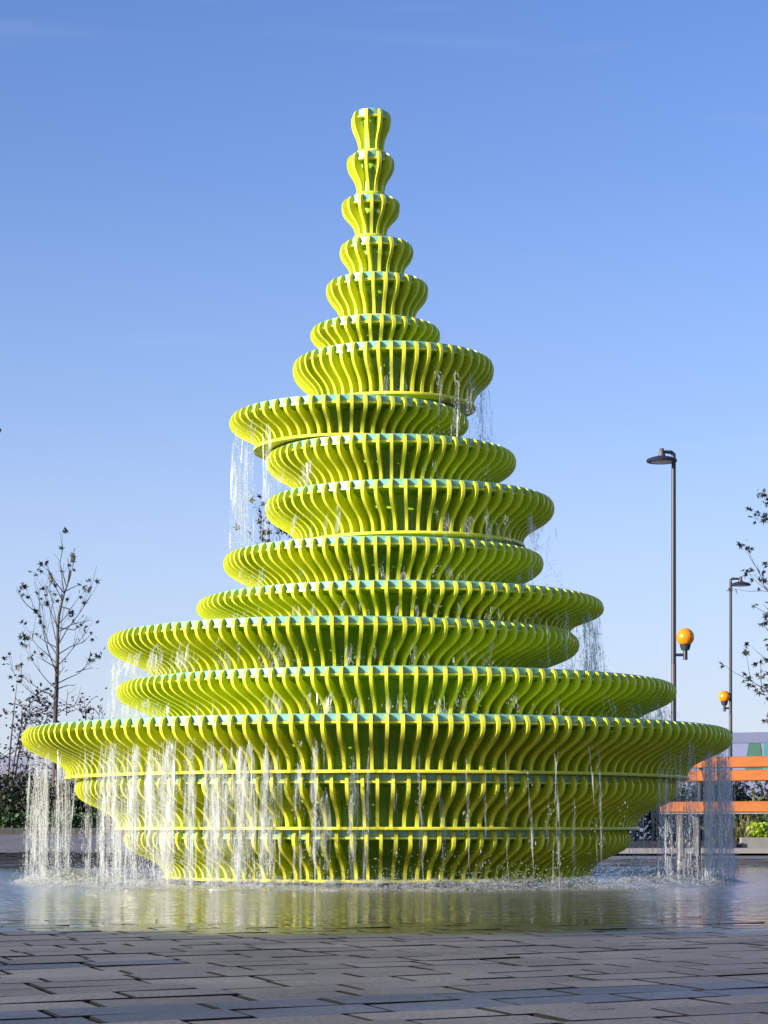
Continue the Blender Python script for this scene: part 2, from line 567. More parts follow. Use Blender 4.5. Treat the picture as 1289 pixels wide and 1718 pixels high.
def fall_mat(name, scale, lo, hi, amax, transl=0.45):
    """aerated falling water: white scattering streaks with clear gaps"""
    m = bpy.data.materials.new(name)
    m.use_nodes = True
    nt = m.node_tree
    L = nt.links.new
    b = nt.nodes['Principled BSDF']
    out = nt.nodes['Material Output']
    b.inputs['Base Color'].default_value = (0.82, 0.84, 0.86, 1)
    b.inputs['Roughness'].default_value = 0.18
    b.inputs['Specular IOR Level'].default_value = 0.6
    geo = nt.nodes.new('ShaderNodeNewGeometry')
    mp = nt.nodes.new('ShaderNodeMapping'); mp.inputs['Scale'].default_value = scale
    n = nt.nodes.new('ShaderNodeTexNoise'); n.inputs['Scale'].default_value = 1.0; n.inputs['Detail'].default_value = 5
    n.inputs['Roughness'].default_value = 0.65
    L(geo.outputs['Position'], mp.inputs[0]); L(mp.outputs[0], n.inputs['Vector'])
    r = nt.nodes.new('ShaderNodeMapRange')
    r.inputs[1].default_value = lo; r.inputs[2].default_value = hi
    r.inputs[3].default_value = 0.0; r.inputs[4].default_value = amax
    L(n.outputs['Fac'], r.inputs[0])
    tl = nt.nodes.new('ShaderNodeBsdfTranslucent'); tl.inputs[0].default_value = (0.80, 0.82, 0.83, 1)
    m1 = nt.nodes.new('ShaderNodeMixShader'); m1.inputs[0].default_value = transl
    L(b.outputs[0], m1.inputs[1]); L(tl.outputs[0], m1.inputs[2])
    tr = nt.nodes.new('ShaderNodeBsdfTransparent')
    m2 = nt.nodes.new('ShaderNodeMixShader')
    L(r.outputs[0], m2.inputs[0]); L(tr.outputs[0], m2.inputs[1]); L(m1.outputs[0], m2.inputs[2])
    L(m2.outputs[0], out.inputs[0])
    return m


M['fall'] = fall_mat('falling_water', (75, 75, 9.0), 0.42, 0.72, 0.62)
M['veil'] = fall_mat('water_veil', (110, 110, 7.0), 0.43, 0.76, 0.50)
M['drop'] = fall_mat('water_drops', (60, 60, 25), 0.30, 0.70, 0.75)
M['foam'] = fall_mat('foam', (16, 16, 30), 0.40, 0.72, 0.75)

# ------------------------------------------------------------------ ground
def gz(x, y):
    """height of the paved surface: a shallow dish round the fountain, rising at the back left"""
    r = np.hypot(np.asarray(x) - FX, np.asarray(y) - FY)
    z = 0.0009 * np.clip(r - 3.9, 0, 1.4) + 0.0055 * np.clip(r - 5.3, 0, 7)
    def ss(a, b, t):
        t = np.clip((t - a) / (b - a), 0, 1)
        return t * t * (3 - 2 * t)
    return z + 0.21 * ss(17.5, 25.5, np.asarray(y)) * ss(-0.2, -2.6, np.asarray(x))


gs = np.sinh(np.linspace(-6.2, 6.2, 121)) * 5.0
gx, gy = np.meshgrid(gs, gs + 14.0)
gv = np.stack([gx, gy, gz(gx, gy) - 0.014], -1).reshape(-1, 3)
n_ = len(gs)
ii = np.arange(n_ * n_).reshape(n_, n_)
gf = np.stack([ii[:-1, :-1], ii[:-1, 1:], ii[1:, 1:], ii[1:, :-1]], -1).reshape(-1, 4)
ground = np_mesh('ground', gv, gf, M['ground'], smooth=True)
tag(ground, kind='structure')

# pavers
ROW_A, JOINT_A = R_(29), R_(20)
u = Vector((math.cos(ROW_A), math.sin(ROW_A)))          # along a row
w = Vector((-math.sin(JOINT_A), math.cos(JOINT_A)))     # along the cross joints
ROW = 0.150
pavers = []
prng = random.Random(21)
for i in range(-110, 190):
    s = -22 + prng.random() * 0.25
    blue_row = i in (BL := (0, 1))
    while s < 26:
        ln = prng.choice((0.18, 0.20, 0.22, 0.24, 0.27))
        c = u * (s + ln / 2) + w * ((i + 0.5) * ROW) + Vector((0.337, 3.86)) - w * (2 * ROW)
        if -7.9 < c.x < 7.9 and 0.6 < c.y < 20.4:
            pavers.append((c.x, c.y, ln, i))
        s += ln
GAP = 0.012


def paver_verts(ln, tilt=(0, 0), dz=0.0, th=0.05, ch=0.0015):
    hl, hw = ln / 2 - GAP / 2, ROW / 2 - GAP / 2
    vv = []
    for (k, z) in ((0.0, -th), (0.0, -ch), (ch, 0.0)):
        for (a, b) in ((-1, -1), (1, -1), (1, 1), (-1, 1)):
            p = u * (a * (hl - k)) + w * (b * (hw - k))
            vv.append((p.x, p.y, z + dz + (tilt[0] * p.x + tilt[1] * p.y if z > -th else 0)))
    return vv


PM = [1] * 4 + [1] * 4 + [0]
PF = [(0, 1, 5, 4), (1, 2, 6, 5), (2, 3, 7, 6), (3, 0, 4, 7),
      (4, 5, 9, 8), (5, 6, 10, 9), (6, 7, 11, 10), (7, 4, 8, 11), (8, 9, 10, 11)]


def in_view(p):
    x, y = p[0], p[1]
    return abs(x) < 0.182 * y + 0.12 and y > 3.2


vis = sorted([p for p in pavers if in_view(p)], key=lambda p: p[1])
single = set(id(p) for p in vis[:300])
cache = {}
rest = {0: MB(), 1: MB()}
for p in pavers:
    x, y, ln, i = p
    dz = prng.uniform(-0.0016, 0.0016)
    tilt = (prng.uniform(-0.007, 0.007), prng.uniform(-0.007, 0.007))
    blue = i in (0, 1) or (i == 9 and x < -0.4)
    z = float(gz(x, y)) + dz
    if id(p) in single:
        key = (ln, prng.randrange(4), blue)
        if key not in cache:
            me = bpy.data.meshes.new('paver')
            me.from_pydata(paver_verts(ln, tilt), [], PF)
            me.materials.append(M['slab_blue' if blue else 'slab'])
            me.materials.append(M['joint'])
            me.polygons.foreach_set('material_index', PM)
            cache[key] = me
        link('paver', cache[key], ground, (x, y, z))
    else:
        vv = paver_verts(ln, tilt, z)
        rest[1 if blue else 0].add([(a + x, b + y, c) for (a, b, c) in vv], PF)
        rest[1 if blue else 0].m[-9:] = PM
for k in (0, 1):
    if rest[k].v:
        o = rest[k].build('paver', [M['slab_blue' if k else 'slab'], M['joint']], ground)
        tag(o, kind='stuff')

# water film on the dish
WZ = 0.0024
wm = MB()
wr = [0.0, 1.2, 2.4, 3.6, 4.8, 5.8, 6.9]
nseg = 96
vv = [(FX, FY, WZ)]
for r in wr[1:]:
    for j in range(nseg):
        a = 2 * math.pi * j / nseg
        vv.append((FX + r * math.cos(a), FY + r * math.sin(a), WZ))
ff = [(0, 1 + j, 1 + (j + 1) % nseg) for j in range(nseg)]
for k in range(len(wr) - 2):
    for j in range(nseg):
        j2 = (j + 1) % nseg
        ff.append((1 + k * nseg + j, 1 + (k + 1) * nseg + j, 1 + (k + 1) * nseg + j2, 1 + k * nseg + j2))
wm.add(vv, ff)
tag(wm.build('water', M['water']), kind='structure')

# pale sunlit path beyond the pool on the right
pm = MB()
pa, pb = [], []
for k in range(13):
    x = 1.0 + k * 1.2
    pa.append((x, 22.6 - 0.02 * x, 0.012))
    pb.append((x, 27.6 + 0.05 * x, 0.012))
pm.add(pa + pb, [(k, k + 1, 14 + k, 13 + k) for k in range(12)])
path = pm.build('path', M['sand'])
for v in path.data.vertices:
    v.co.z = float(gz(v.co.x, v.co.y)) + 0.012
tag(path, kind='structure')

# ------------------------------------------------------------------ fountain
# centre column, half width at the widest, row of the rim at the front,
# row of the foot at the front (None: rests just above the tier below), half width of the foot, ribs, phase
TIERS = [
    (633.5, 426, 1396.5, 1479, 358, 120, 0.3),
    (633.0, 507, 1303, 1390, 437, 140, 0.1),
    (633.0, 597, 1197, 1294, 521, 161, 0.7),
    (665.0, 470, 1117, None, 400, 132, 0.2),
    (577.5, 396, 1033, None, 318, 111, 0.5),
    (671.5, 342, 973, None, 285, 98, 0.9),
    (643.5, 269, 899, None, 212, 81, 0.4),
    (687.5, 243, 803, 893, 190, 65, 0.6),
    (656.5, 210, 727, None, 160, 60, 0.0),
    (586.0, 201, 661, 729, 157, 56, 0.35),
    (660.0, 169, 571, 659, 135, 50, 0.8),
    (630.0, 109, 527, None, 84, 33, 0.55),
    (633.0, 86, 455, 529, 63, 25, 0.7),
    (632.0, 62, 395, 458, 45, 18, 0.3),
    (622.5, 49.5, 324, 394, 26, 14, 0.07),
    (622.0, 40, 252, 323, 23, 10, -0.3),
    (623.0, 34, 181, 252, 21.5, 8, -0.3),
]


def rad(half):
    return D * math.sin(math.atan(half / F))


fountain = empty('fountain', (FX, FY, 0))
tag(fountain, 'tall lime green fountain of stacked offset ribbed bowls with mint rims', 'fountain')
tiers = []
for (c, half, yr, yf, hf, nr, ph) in TIERS:
    rm, rf = rad(half), rad(hf)
    zr = CH + (Y0 - yr) * (D - rm + 0.03) / F
    if yf is None:
        zf = tiers[-1]['zr'] + 0.012
    else:
        zf = CH + (Y0 - yf) * (D - rf) / F
    if len(tiers) in (1, 2):
        tiers[-1]['zr'] = zf - 0.009
    tiers.append(dict(x=(c - X0) / F * D - FX, rm=rm, rf=rf, zr=zr, zf=max(zf, 0.03), n=nr, ph=ph))


def rib_profile(t, n1=11, n2=6):
    """outline in (r, z): outer S curve, rounded nose, straight inner edge"""
    rm, rf, zf, zr = t['rm'], t['rf'], t['zf'] + 0.004, t['zr'] - 0.001
    h = zr - zf
    a = t['nose']
    zb = zf + (0.80 if h > 0.2 else 0.74) * h
    zb = max(zb, zr - 0.055)
    P = [(rf, zf), (rf - 0.002, zf + 0.44 * h), (rm, zf + 0.42 * h), (rm, zb)]
    pts = []
    for k in range(n1 + 1):
        s = k / n1
        q = [(1 - s) ** 3, 3 * s * (1 - s) ** 2, 3 * s * s * (1 - s), s ** 3]
        pts.append((sum(q[j] * P[j][0] for j in range(4)), sum(q[j] * P[j][1] for j in range(4))))
    for k in range(1, n2 + 1):
        s = k / n2 * math.pi / 2
        pts.append((rm - a + a * math.cos(s), zb + (zr - zb) * math.sin(s)))
    pts.append((t['lip'] - 0.012, zr - 0.004))
    pts.append((t['lip'] - 0.016, zr - 0.060))
    if rf > 0.3:
        for k in (8, 6, 4, 2):
            pts.append((max(pts[k][0] - 0.125, t['wall'] - 0.004), min(pts[k][1] + 0.02, zr - 0.065)))
        pts.append((rf - 0.062, zf))
    else:
        pts.append((t['wall'] - 0.004, zf + 0.5 * h))
        pts.append((t['wall'] - 0.004, zf))
    return pts


RT = 0.0170      # rib thickness
all_ribs = []
for ti, t in enumerate(tiers):
    rm, rf = t['rm'], t['rf']
    t['nose'] = min(0.036, rm * 0.24)
    t['lip'] = rm - t['nose'] * 1.0
    t['wall'] = max(rf - (0.085 if rf > 0.3 else 0.30 * rf), 0.03)
    zr, zf = t['zr'], t['zf']
    h = zr - zf
    n = 128 if rm > 0.8 else 72
    tw = MB()
    # wall, closed underside and the core that carries the tier
    low = tiers[ti - 1]['zr'] - 0.05 if ti else 0.0
    core = min(t['wall'] * 0.75, 0.9)
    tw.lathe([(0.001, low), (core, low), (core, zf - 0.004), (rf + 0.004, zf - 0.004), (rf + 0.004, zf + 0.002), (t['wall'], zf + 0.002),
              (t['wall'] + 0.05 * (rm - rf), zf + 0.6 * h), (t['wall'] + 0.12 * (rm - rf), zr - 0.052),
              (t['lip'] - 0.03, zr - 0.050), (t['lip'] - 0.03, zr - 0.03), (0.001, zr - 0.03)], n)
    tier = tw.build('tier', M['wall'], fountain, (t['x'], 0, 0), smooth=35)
    rim = MB()
    zt = zr + 0.002
    rim.lathe([(t['lip'], zt - 0.034), (t['lip'] + 0.001, zt - 0.003), (t['lip'] - 0.003, zt), (t['lip'] - 0.028, zt), (t['lip'] - 0.029, zt - 0.034)], n, closed=True)
    rim.build('rim', M['mint'], tier, smooth=35)
    led = MB()
    led.lathe([(t['lip'] + 0.006, zt - 0.0365), (t['lip'] + 0.006, zt - 0.0475), (t['lip'] - 0.026, zt - 0.0475), (t['lip'] - 0.026, zt - 0.0365)], n, closed=True)
    led.build('ledge', M['rib'], tier, smooth=35)
    fr = MB()
    fr.lathe([(rf + 0.012, zf - 0.007), (rf + 0.014, zf + 0.001), (rf + 0.011, zf + 0.008), (t['wall'] + 0.004, zf + 0.008), (t['wall'] + 0.004, zf - 0.007)], n, closed=True)
    fr.build('foot_ring', M['rib'], tier, smooth=35)
    prof = rib_profile(t)
    k = len(prof)
    rb = MB()
    rb.add([(r, s * RT / 2, z) for s in (-1, 1) for (r, z) in prof],
           [tuple(range(k)), tuple(range(2 * k - 1, k - 1, -1))] + [(j, k + j, k + (j + 1) % k, (j + 1) % k) for j in range(k - 1)])
    me = bpy.data.meshes.new('rib')
    me.from_pydata(rb.v, [], rb.f)
    me.materials.append(M['rib'])
    me.materials.append(M['flank'])
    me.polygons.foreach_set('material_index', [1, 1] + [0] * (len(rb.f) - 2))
    me.shade_smooth()
    me.set_sharp_from_angle(angle=R_(38))
    t['rib_me'] = me
    t['obj'] = tier
    for j in range(t['n']):
        phi = ((j + t['ph']) / t['n']) * 2 * math.pi      # 0 = towards the camera
        phi = (phi + math.pi) % (2 * math.pi) - math.pi + rnd.gauss(0, 0.0012 / rm)
        score = h * (0.15 + max(0.0, math.cos(phi))) * (1.0 if abs(phi) < 1.6 else 0)
        all_ribs.append((score, ti, phi))
all_ribs.sort(key=lambda q: -q[0])
rest = MB()
for k, (score, ti, phi) in enumerate(all_ribs):
    t = tiers[ti]
    ang = phi - math.pi / 2
    if k < 300:
        o = link('rib', t['rib_me'], t['obj'])
        o.rotation_euler = (0, 0, ang)
    else:
        ca, sa = math.cos(ang), math.sin(ang)
        me = t['rib_me']
        rest.add([(v.co.x * ca - v.co.y * sa + t['x'], v.co.x * sa + v.co.y * ca, v.co.z) for v in me.vertices],
                 [tuple(p.vertices) for p in me.polygons])
        nf = len(me.polygons)
        rest.m[-nf:] = [p.material_index for p in me.polygons]
o = rest.build('rib', [M['rib'], M['flank']], fountain, smooth=38)
tag(o, kind='stuff')
pl = MB()
pr = tiers[0]['rf'] - 0.05
pl.lathe([(pr, -0.01), (pr, 0.026), (0.2, 0.026)], 96)
pl.build('plinth', M['plinth'], fountain)

# ------------------------------------------------------------------ falling water
def landing(x, y, z, skip):
    """height of the first rim below a point (fountain coordinates)"""
    for t in reversed(tiers[:skip]):
        if math.hypot(x - t['x'], y) < t['rm'] - 0.005 and t['zr'] < z:
            return t['zr']
    return 0.004


class Drops:
    """stretched little octahedra and wavy ribbons, kept as numpy blocks"""
    def __init__(self):
        self.V = []
        self.F = []
        self.n = 0

    def drops(self, P, wd, ln):
        P = np.asarray(P)
        k = len(P)
        if k == 0:
            return
        wd = np.broadcast_to(wd, (k,)); ln = np.broadcast_to(ln, (k,))
        o = np.zeros((k, 6, 3))
        o[:, 0, 0] = wd; o[:, 1, 1] = wd; o[:, 2, 0] = -wd; o[:, 3, 1] = -wd
        o[:, 4, 2] = ln * 1.3; o[:, 5, 2] = -ln * 0.7
        V = (P[:, None, :] + o).reshape(-1, 3)
        t = np.array([(0, 1, 4), (1, 2, 4), (2, 3, 4), (3, 0, 4), (1, 0, 5), (2, 1, 5), (3, 2, 5), (0, 3, 5)])
        Fc = (np.arange(k)[:, None, None] * 6 + t[None]).reshape(-1, 3) + self.n
        self.V.append(V); self.F.append(Fc); self.n += k * 6

    def ribbon(self, P, wd, ang, cross=True):
        """two crossed strips along the polyline P"""
        P = np.asarray(P); k = len(P)
        for a in ((ang, ang + 1.45) if cross else (ang,)):
            off = np.stack([np.cos(a) * wd, np.sin(a) * wd, np.zeros(k)], -1)
            V = np.concatenate([P - off, P + off])
            i = np.arange(k - 1)
            Fc = np.concatenate([np.stack([i, i + 1, k + i + 1], -1), np.stack([i, k + i + 1, k + i], -1)]) + self.n
            self.V.append(V); self.F.append(Fc); self.n += 2 * k

    def build(self, name, m):
        o = np_mesh(name, np.concatenate(self.V), np.concatenate(self.F), m, smooth=False)
        o.location = (FX, FY, 0)
        return o


def fall(ti, spans, wide=1.0, name='falling_water', veil=0.35):
    """spans: (phi0, phi1, clusters, strands per cluster, strength, share of ribbons)"""
    t = tiers[ti]
    D1, D2, D3 = Drops(), Drops(), Drops()
    hgt = t['zr'] - t['zf']
    step = 2 * math.pi / t['n']
    for (p0, p1, ncl, nst, st, rib) in spans:
        for _c in range(ncl):
            # a spout beside one rib, under its nose
            phi_c = R_(rnd.uniform(p0, p1))
            phi_c = (round(phi_c / step - t['ph']) + t['ph'] + rnd.choice((0.12, -0.12, 0.3))) * step
            back = rnd.uniform(0.02, 0.15) * min(1, hgt / 0.26)
            rc = t['rm'] - back * (0.35 + 0.65 * (t['rm'] - t['rf']) / 0.25)
            zc = t['zr'] - hgt * rnd.uniform(0.30, 0.55)
            stc = st * rnd.uniform(0.45, 1.4)
            spread = rnd.uniform(0.006, 0.028)
            lean = rnd.gauss(0, 0.02); out = rnd.uniform(-0.01, 0.04)
            for _ in range(max(1, int(nst * rnd.uniform(0.5, 1.5)))):
                dphi = rnd.gauss(0, 0.008 / t['rm'])
                phi = phi_c + dphi
                r = rc + rnd.gauss(0, 0.008)
                z0 = zc - abs(rnd.gauss(0, 0.03))
                x, y = t['x'] + r * math.sin(phi), -r * math.cos(phi)
                z1 = landing(x, y, z0 - 0.05, ti)
                k = max(8, int((z0 - z1) / 0.03))
                s = np.linspace(0, 1, k)
                z = z0 + (z1 - z0) * s
                fs = np.sqrt(s)
                dr = out * fs + rnd.gauss(0, spread) * fs
                dt = (lean + rnd.gauss(0, spread)) * fs + np.cumsum(rng.normal(0, 0.0016, k))
                cx, sy_ = math.sin(phi), -math.cos(phi)
                P = np.stack([x + dr * cx - dt * sy_, y + dr * sy_ + dt * cx, z], -1)
                if rnd.random() < rib:
                    # broken lengths of stream
                    i = 0 if rnd.random() < 0.7 else rnd.randrange(k // 3 + 1)
                    while i < k - 4:
                        ln = max(4, int(k * rnd.uniform(0.15, 0.75)))
                        j = min(k, i + ln)
                        if j - i >= 4:
                            q = np.linspace(0, 1, j - i)
                            w0 = rnd.uniform(0.0022, 0.0065) * wide * (0.6 + 0.4 * stc)
                            wd = w0 * np.sin(np.pi * np.clip(q, 0.02, 0.98)) ** 0.5 * (0.6 + 0.6 * np.abs(np.sin(q * rnd.uniform(3, 10) + rnd.random() * 6)))
                            D1.ribbon(P[i:j], wd, phi + rnd.uniform(-0.6, 0.6))
                        i = j + int(k * rnd.uniform(0.0, 0.3))
                if rnd.random() < veil:
                    # thin veil of fine spray round the stream
                    i = rnd.randrange(0, max(1, k // 2)); j = min(k, i + max(5, int(k * rnd.uniform(0.3, 0.9))))
                    if j - i >= 4:
                        q = np.linspace(0, 1, j - i)
                        wd = rnd.uniform(0.010, 0.030) * (0.5 + 0.5 * stc) * np.sin(np.pi * np.clip(0.08 + q * 0.9, 0, 0.98)) ** 0.7
                        D3.ribbon(P[i:j], wd, phi + rnd.uniform(-0.5, 0.5), False)
                nd = int((z0 - z1) * rnd.uniform(40, 110) * stc)
                if nd:
                    nb = max(1, nd // 9)
                    cen = rng.random(nb) ** 0.8
                    q = np.clip(cen[rng.integers(0, nb, nd)] + rng.normal(0, 0.035, nd), 0.0, 1.0)
                    idx = np.clip((q * (k - 1)).astype(int), 0, k - 1)
                    sp = 0.004 + 0.014 * q
                    PP = P[idx] + np.stack([rng.normal(0, 1, nd) * sp, rng.normal(0, 1, nd) * sp, rng.normal(0, 0.015, nd)], -1)
                    PP[:, 2] = np.clip(PP[:, 2], z1 + 0.002, None)
                    big = rng.random(nd) < 0.12
                    wd = rng.uniform(0.0007, 0.0017, nd) * np.where(big, 1.8, 1.0)
                    D2.drops(PP, wd, wd * rng.uniform(1.5, 7.0, nd))
                ns = int(9 * stc)
                PP = np.stack([P[-1, 0] + rng.normal(0, 0.03, ns), P[-1, 1] + rng.normal(0, 0.03, ns), z1 + np.abs(rng.normal(0, 0.03, ns))], -1)
                D2.drops(PP, rng.uniform(0.0008, 0.0018, ns), rng.uniform(0.0015, 0.004, ns))
    V1, F1 = np.concatenate(D1.V), np.concatenate(D1.F)
    V2, F2 = np.concatenate(D2.V), np.concatenate(D2.F) + len(V1)
    V3, F3 = np.concatenate(D3.V), np.concatenate(D3.F) + len(V1) + len(V2)
    o = np_mesh(name, np.concatenate([V1, V2, V3]), np.concatenate([F1, F2, F3]), M['fall'])
    o.data.materials.append(M['drop'])
    o.data.materials.append(M['veil'])
    mi = np.zeros(len(o.data.polygons), dtype=np.int32)
    mi[len(F1):] = 1
    mi[len(F1) + len(F2):] = 2
    o.data.polygons.foreach_set('material_index', mi)
    o.location = (FX, FY, 0)
    return o


FALLS = [
    (10, [(40, 105, 12, 3, 0.7, .7), (-25, 40, 9, 2, 0.5, .5)], 'thin water dripping off the right flank of the small upper bowl'),
    (9, [(-112, -48, 16, 3, 0.8, .5)], 'thin water falling off the left overhang of the upper bowl against the sky'),
    (8, [(-85, -35, 12, 3, 0.9, .5), (10, 60, 8, 2, 0.5, .4)], 'water dripping off the bowl below the left overhanging bowl'),
    (7, [(5, 95, 22, 3, 0.7, .6), (-70, -30, 8, 2, 0.5, .4)], 'thin water strands over the middle bowl with a projecting foot ring'),
    (6, [(-75, 75, 30, 2, 0.7, .5)], 'water trickling off the narrow middle bowl onto the wider bowl below'),
    (5, [(60, 112, 20, 4, 1.0, .8), (-65, 55, 30, 2, 0.7, .5)], 'water falling off the right flank of the shallow middle bowl'),
    (4, [(-112, -62, 20, 4, 0.9, .7), (-62, 5, 28, 3, 0.8, .5), (5, 80, 22, 2, 0.6, .5)], 'water falling off the left flank of the bowl that leans left'),
    (3, [(-108, -62, 22, 4, 0.9, .6), (-62, 60, 55, 2, 0.8, .5), (60, 108, 22, 4, 0.9, .8)], 'water spilling off the bowl directly above the widest bowl'),
    (2, [(-118, -64, 28, 4, 0.8, .30), (-46, -16, 36, 6, 1.4, .6), (-60, -47, 5, 3, 0.8, .5), (-12, -7, 4, 5, 1.3, .7), (-5, -1, 2, 3, 0.8, .6), (2, 45, 16, 1, 0.25, .4),
         (52, 66, 6, 4, 0.8, .85), (66, 88, 26, 6, 1.0, .9), (88, 125, 32, 4, 0.7, .85), (125, 242, 40, 3, 0.6, .7)], 'curtain of white water falling from the widest bowl to the ground'),
]
for (ti, spans, lab) in FALLS:
    o = fall(ti, spans, 1.25 if ti == 2 else 0.9, veil=0.6 if ti == 2 else 0.35)
    tag(o, lab, 'water', kind='stuff')

# splash ring where the curtain meets the pool
sp = Drops()
R3 = tiers[2]['rm'] - 0.06
ns = 26000
a = rng.uniform(0, 2 * np.pi, ns)
rr = R3 + rng.normal(0, 0.055, ns) - np.abs(rng.normal(0, 0.10, ns)) * (rng.random(ns) < 0.5)
dens = 0.55 + 0.45 * np.sin(a * 5 + 1) * np.sin(a * 11 + 2)
zz = 0.004 + rng.exponential(0.036, ns) * (0.4 + 0.8 * dens)
sp.drops(np.stack([rr * np.cos(a), rr * np.sin(a), zz], -1), rng.uniform(0.0010, 0.0028, ns), rng.uniform(0.0012, 0.0035, ns))
o = sp.build('splash', M['drop'])
tag(o, 'low ring of splashing drops round the foot of the fountain', 'splash', kind='stuff')
fm = []
na, nrr = 360, 14
A = np.linspace(0, 2 * np.pi, na, endpoint=False)
for k in range(nrr):
    q = k / (nrr - 1)
    r = R3 - 0.36 + 0.50 * q
    bump = 0.006 + 0.065 * math.sin(math.pi * q) ** 2
    jit = rng.random(na)
    z = WZ + 0.001 + bump * (0.25 + 0.75 * jit) * (1 if 0 < k < nrr - 1 else 0)
    r2 = r + rng.normal(0, 0.012, na) + (0.03 * np.sin(A * 23) if k == nrr - 1 else 0)
    fm.append(np.stack([r2 * np.cos(A), r2 * np.sin(A), z], -1))
fv = np.concatenate(fm)
jj = np.arange(na)
fF = np.concatenate([np.stack([k * na + jj, k * na + (jj + 1) % na, (k + 1) * na + (jj + 1) % na, (k + 1) * na + jj], -1) for k in range(nrr - 1)])
o = np_mesh('foam', fv, fF, M['foam'], smooth=True)
o.location = (FX, FY, 0)
tag(o, 'pale churned foam ring on the water round the fountain', 'foam', kind='stuff')

# ------------------------------------------------------------------ lamp posts
def lamp_post(label, x, y, height, arm, globe, gh, pr=0.05, luma=0.0):
    """arm, globe: signed sideways offsets of the head and the amber globe"""
    root = empty('street_lamp', (x, y, float(gz(x, y)) - 0.014))
    tag(root, label, 'street lamp', 'lamp posts round the square')
    b = MB(); b.tube([(0, 0, 0), (0, 0, 1.2), (0, 0, height - 0.06)], [pr * 1.15, pr * 1.1, pr * 0.9], 14)
    pole = b.build('pole', M['pole'], root, smooth=40)
    b = MB(); b.tube([(0, 0, gh - 1.05), (0, 0, gh - 0.55)], pr * 1.08, 14)
    b.build('sleeve', M['pole_band'], pole, smooth=40)
    b = MB(); b.tube([(0, 0, gh - 1.15), (0, 0, gh - 1.06)], pr * 1.2, 14)
    b.build('collar', M['dark_steel'], pole, smooth=40)
    s = 1 if arm > 0 else -1
    ay = luma
    b = MB()
    b.tube([(0, 0, height - 0.12), (0, 0, height - 0.02), (0.05 * s, ay * .2, height + 0.02), (arm * 0.7, ay * .8, height + 0.02), (arm, ay, height - 0.02), (arm, ay, height - 0.10)],
           [pr * .9, pr * .85, pr * .8, pr * .7, pr * .65, pr * .6], 10)
    b.build('arm', M['pole'], root, smooth=40)
    b = MB()
    hz = height - 0.16
    b.lathe([(0.001, 0.10), (0.09, 0.09), (0.20, 0.062), (0.29, 0.03), (0.315, 0.0), (0.30, -0.03), (0.24, -0.035), (0.235, -0.028), (0.001, -0.028)], 32, (arm, ay, hz))
    head = b.build('lamp_head', M['pole'], root, smooth=40)
    b = MB()
    b.lathe([(0.22, -0.030), (0.18, -0.040), (0.001, -0.045)], 24, (arm, ay, hz))
    b.build('lens', M['lens'], head, smooth=40)
    b = MB()
    b.lathe([(0.075, 0.09), (0.075, 0.125), (0.048, 0.13), (0.048, 0.235), (0.04, 0.245), (0.001, 0.245)], 16, (arm, ay, hz))
    b.build('photocell', M['pole_band'], head, smooth=40)
    b = MB()
    b.tube([(0, 0, gh - 0.36), (globe, 0, gh - 0.36)], 0.032, 8)
    b.tube([(globe, 0, gh - 0.46), (globe, 0, gh - 0.25)], 0.047, 10)
    br = b.build('bracket', M['pole'], root, smooth=40)
    b = MB()
    b.lathe([(0.05, -0.27), (0.085, -0.26), (0.115, -0.15), (0.11, -0.14), (0.001, -0.14)], 20, (globe, 0, gh))
    b.build('cup', M['dark_steel'], br, smooth=40)
    b = MB()
    prof = [(0.18 * math.sin(q), -0.18 * math.cos(q)) for q in np.linspace(0.45, math.pi - 0.001, 14)]
    b.lathe(prof, 28, (globe, 0, gh))
    b.build('globe', M['globe'], root, smooth=60)
    return root


dA, dB = 43.4, 66.0
lamp_post('dark lamp post with amber globe rising behind the fountain rim, head turned towards the fountain',
          (1130.5 - X0) / F * dA, dA, CH + (Y0 - 763) / F * dA, -0.255, 0.235, CH + (Y0 - 1071) / F * dA, luma=-0.10)
lamp_post('farther dark lamp post with amber globe standing in front of the blue hoarding',
          (1226 - X0) / F * dB, dB, CH + (Y0 - 973.5) / F * dB, 0.31, -0.19, CH + (Y0 - 1170) / F * dB)
dC = 44.0
lamp_post('dark lamp post at the edge of the square on the side of the bare tree',
          (-44 - X0) / F * dC, dC, CH + (Y0 - 727) / F * dC, 0.255, -0.235, 4.3)

# ------------------------------------------------------------------ hoarding
hx0, hx1 = px(-420, 1390, 86.0), px(1900, 1390, 70.0)
hv = (hx1 - hx0); hv.z = 0
hl = hv.length; hd = hv.normalized()
hrot = Matrix.Rotation(math.atan2(hd.y, hd.x), 3, 'Z')
hroot = empty('site_hoarding', (hx0.x, hx0.y, 0))
tag(hroot, 'long blue grey boarded hoarding with green and teal prints behind the planting', 'hoarding')
npan = int(hl / 2.44)
HH = 3.22
for k in range(npan):
    p = hd * (k + 0.5) * 2.44
    pxx = X0 + F * (hx0.x + p.x) / (hx0.y + p.y)
    hgt = 3.62 if pxx > 600 else 3.10
    b = MB(); b.box((p.x, p.y, hgt / 2 - 0.02), (2.425, 0.05, hgt), hrot)
    pan = b.build('panel', M['hoard2' if pxx > 1000 else 'hoard'], hroot)
    b = MB(); nrm = Vector((hd.y, -hd.x, 0))
    q = p + nrm * 0.04
    b.box((q.x, q.y, hgt - 0.19), (2.44, 0.05, 0.36), hrot)
    b.build('top_board', M['hoard'], pan)
# printed shapes on the boards
def on_hoard(x, y):
    """photo pixel -> point on the hoarding face"""
    # solve hx0 + t*hd for the column
    k = (x - X0) / F
    t = (k * hx0.y - hx0.x) / (hd.x - k * hd.y)
    d = hx0.y + t * hd.y
    return Vector((t * hd.x, t * hd.y, CH + (Y0 - y) / F * d))


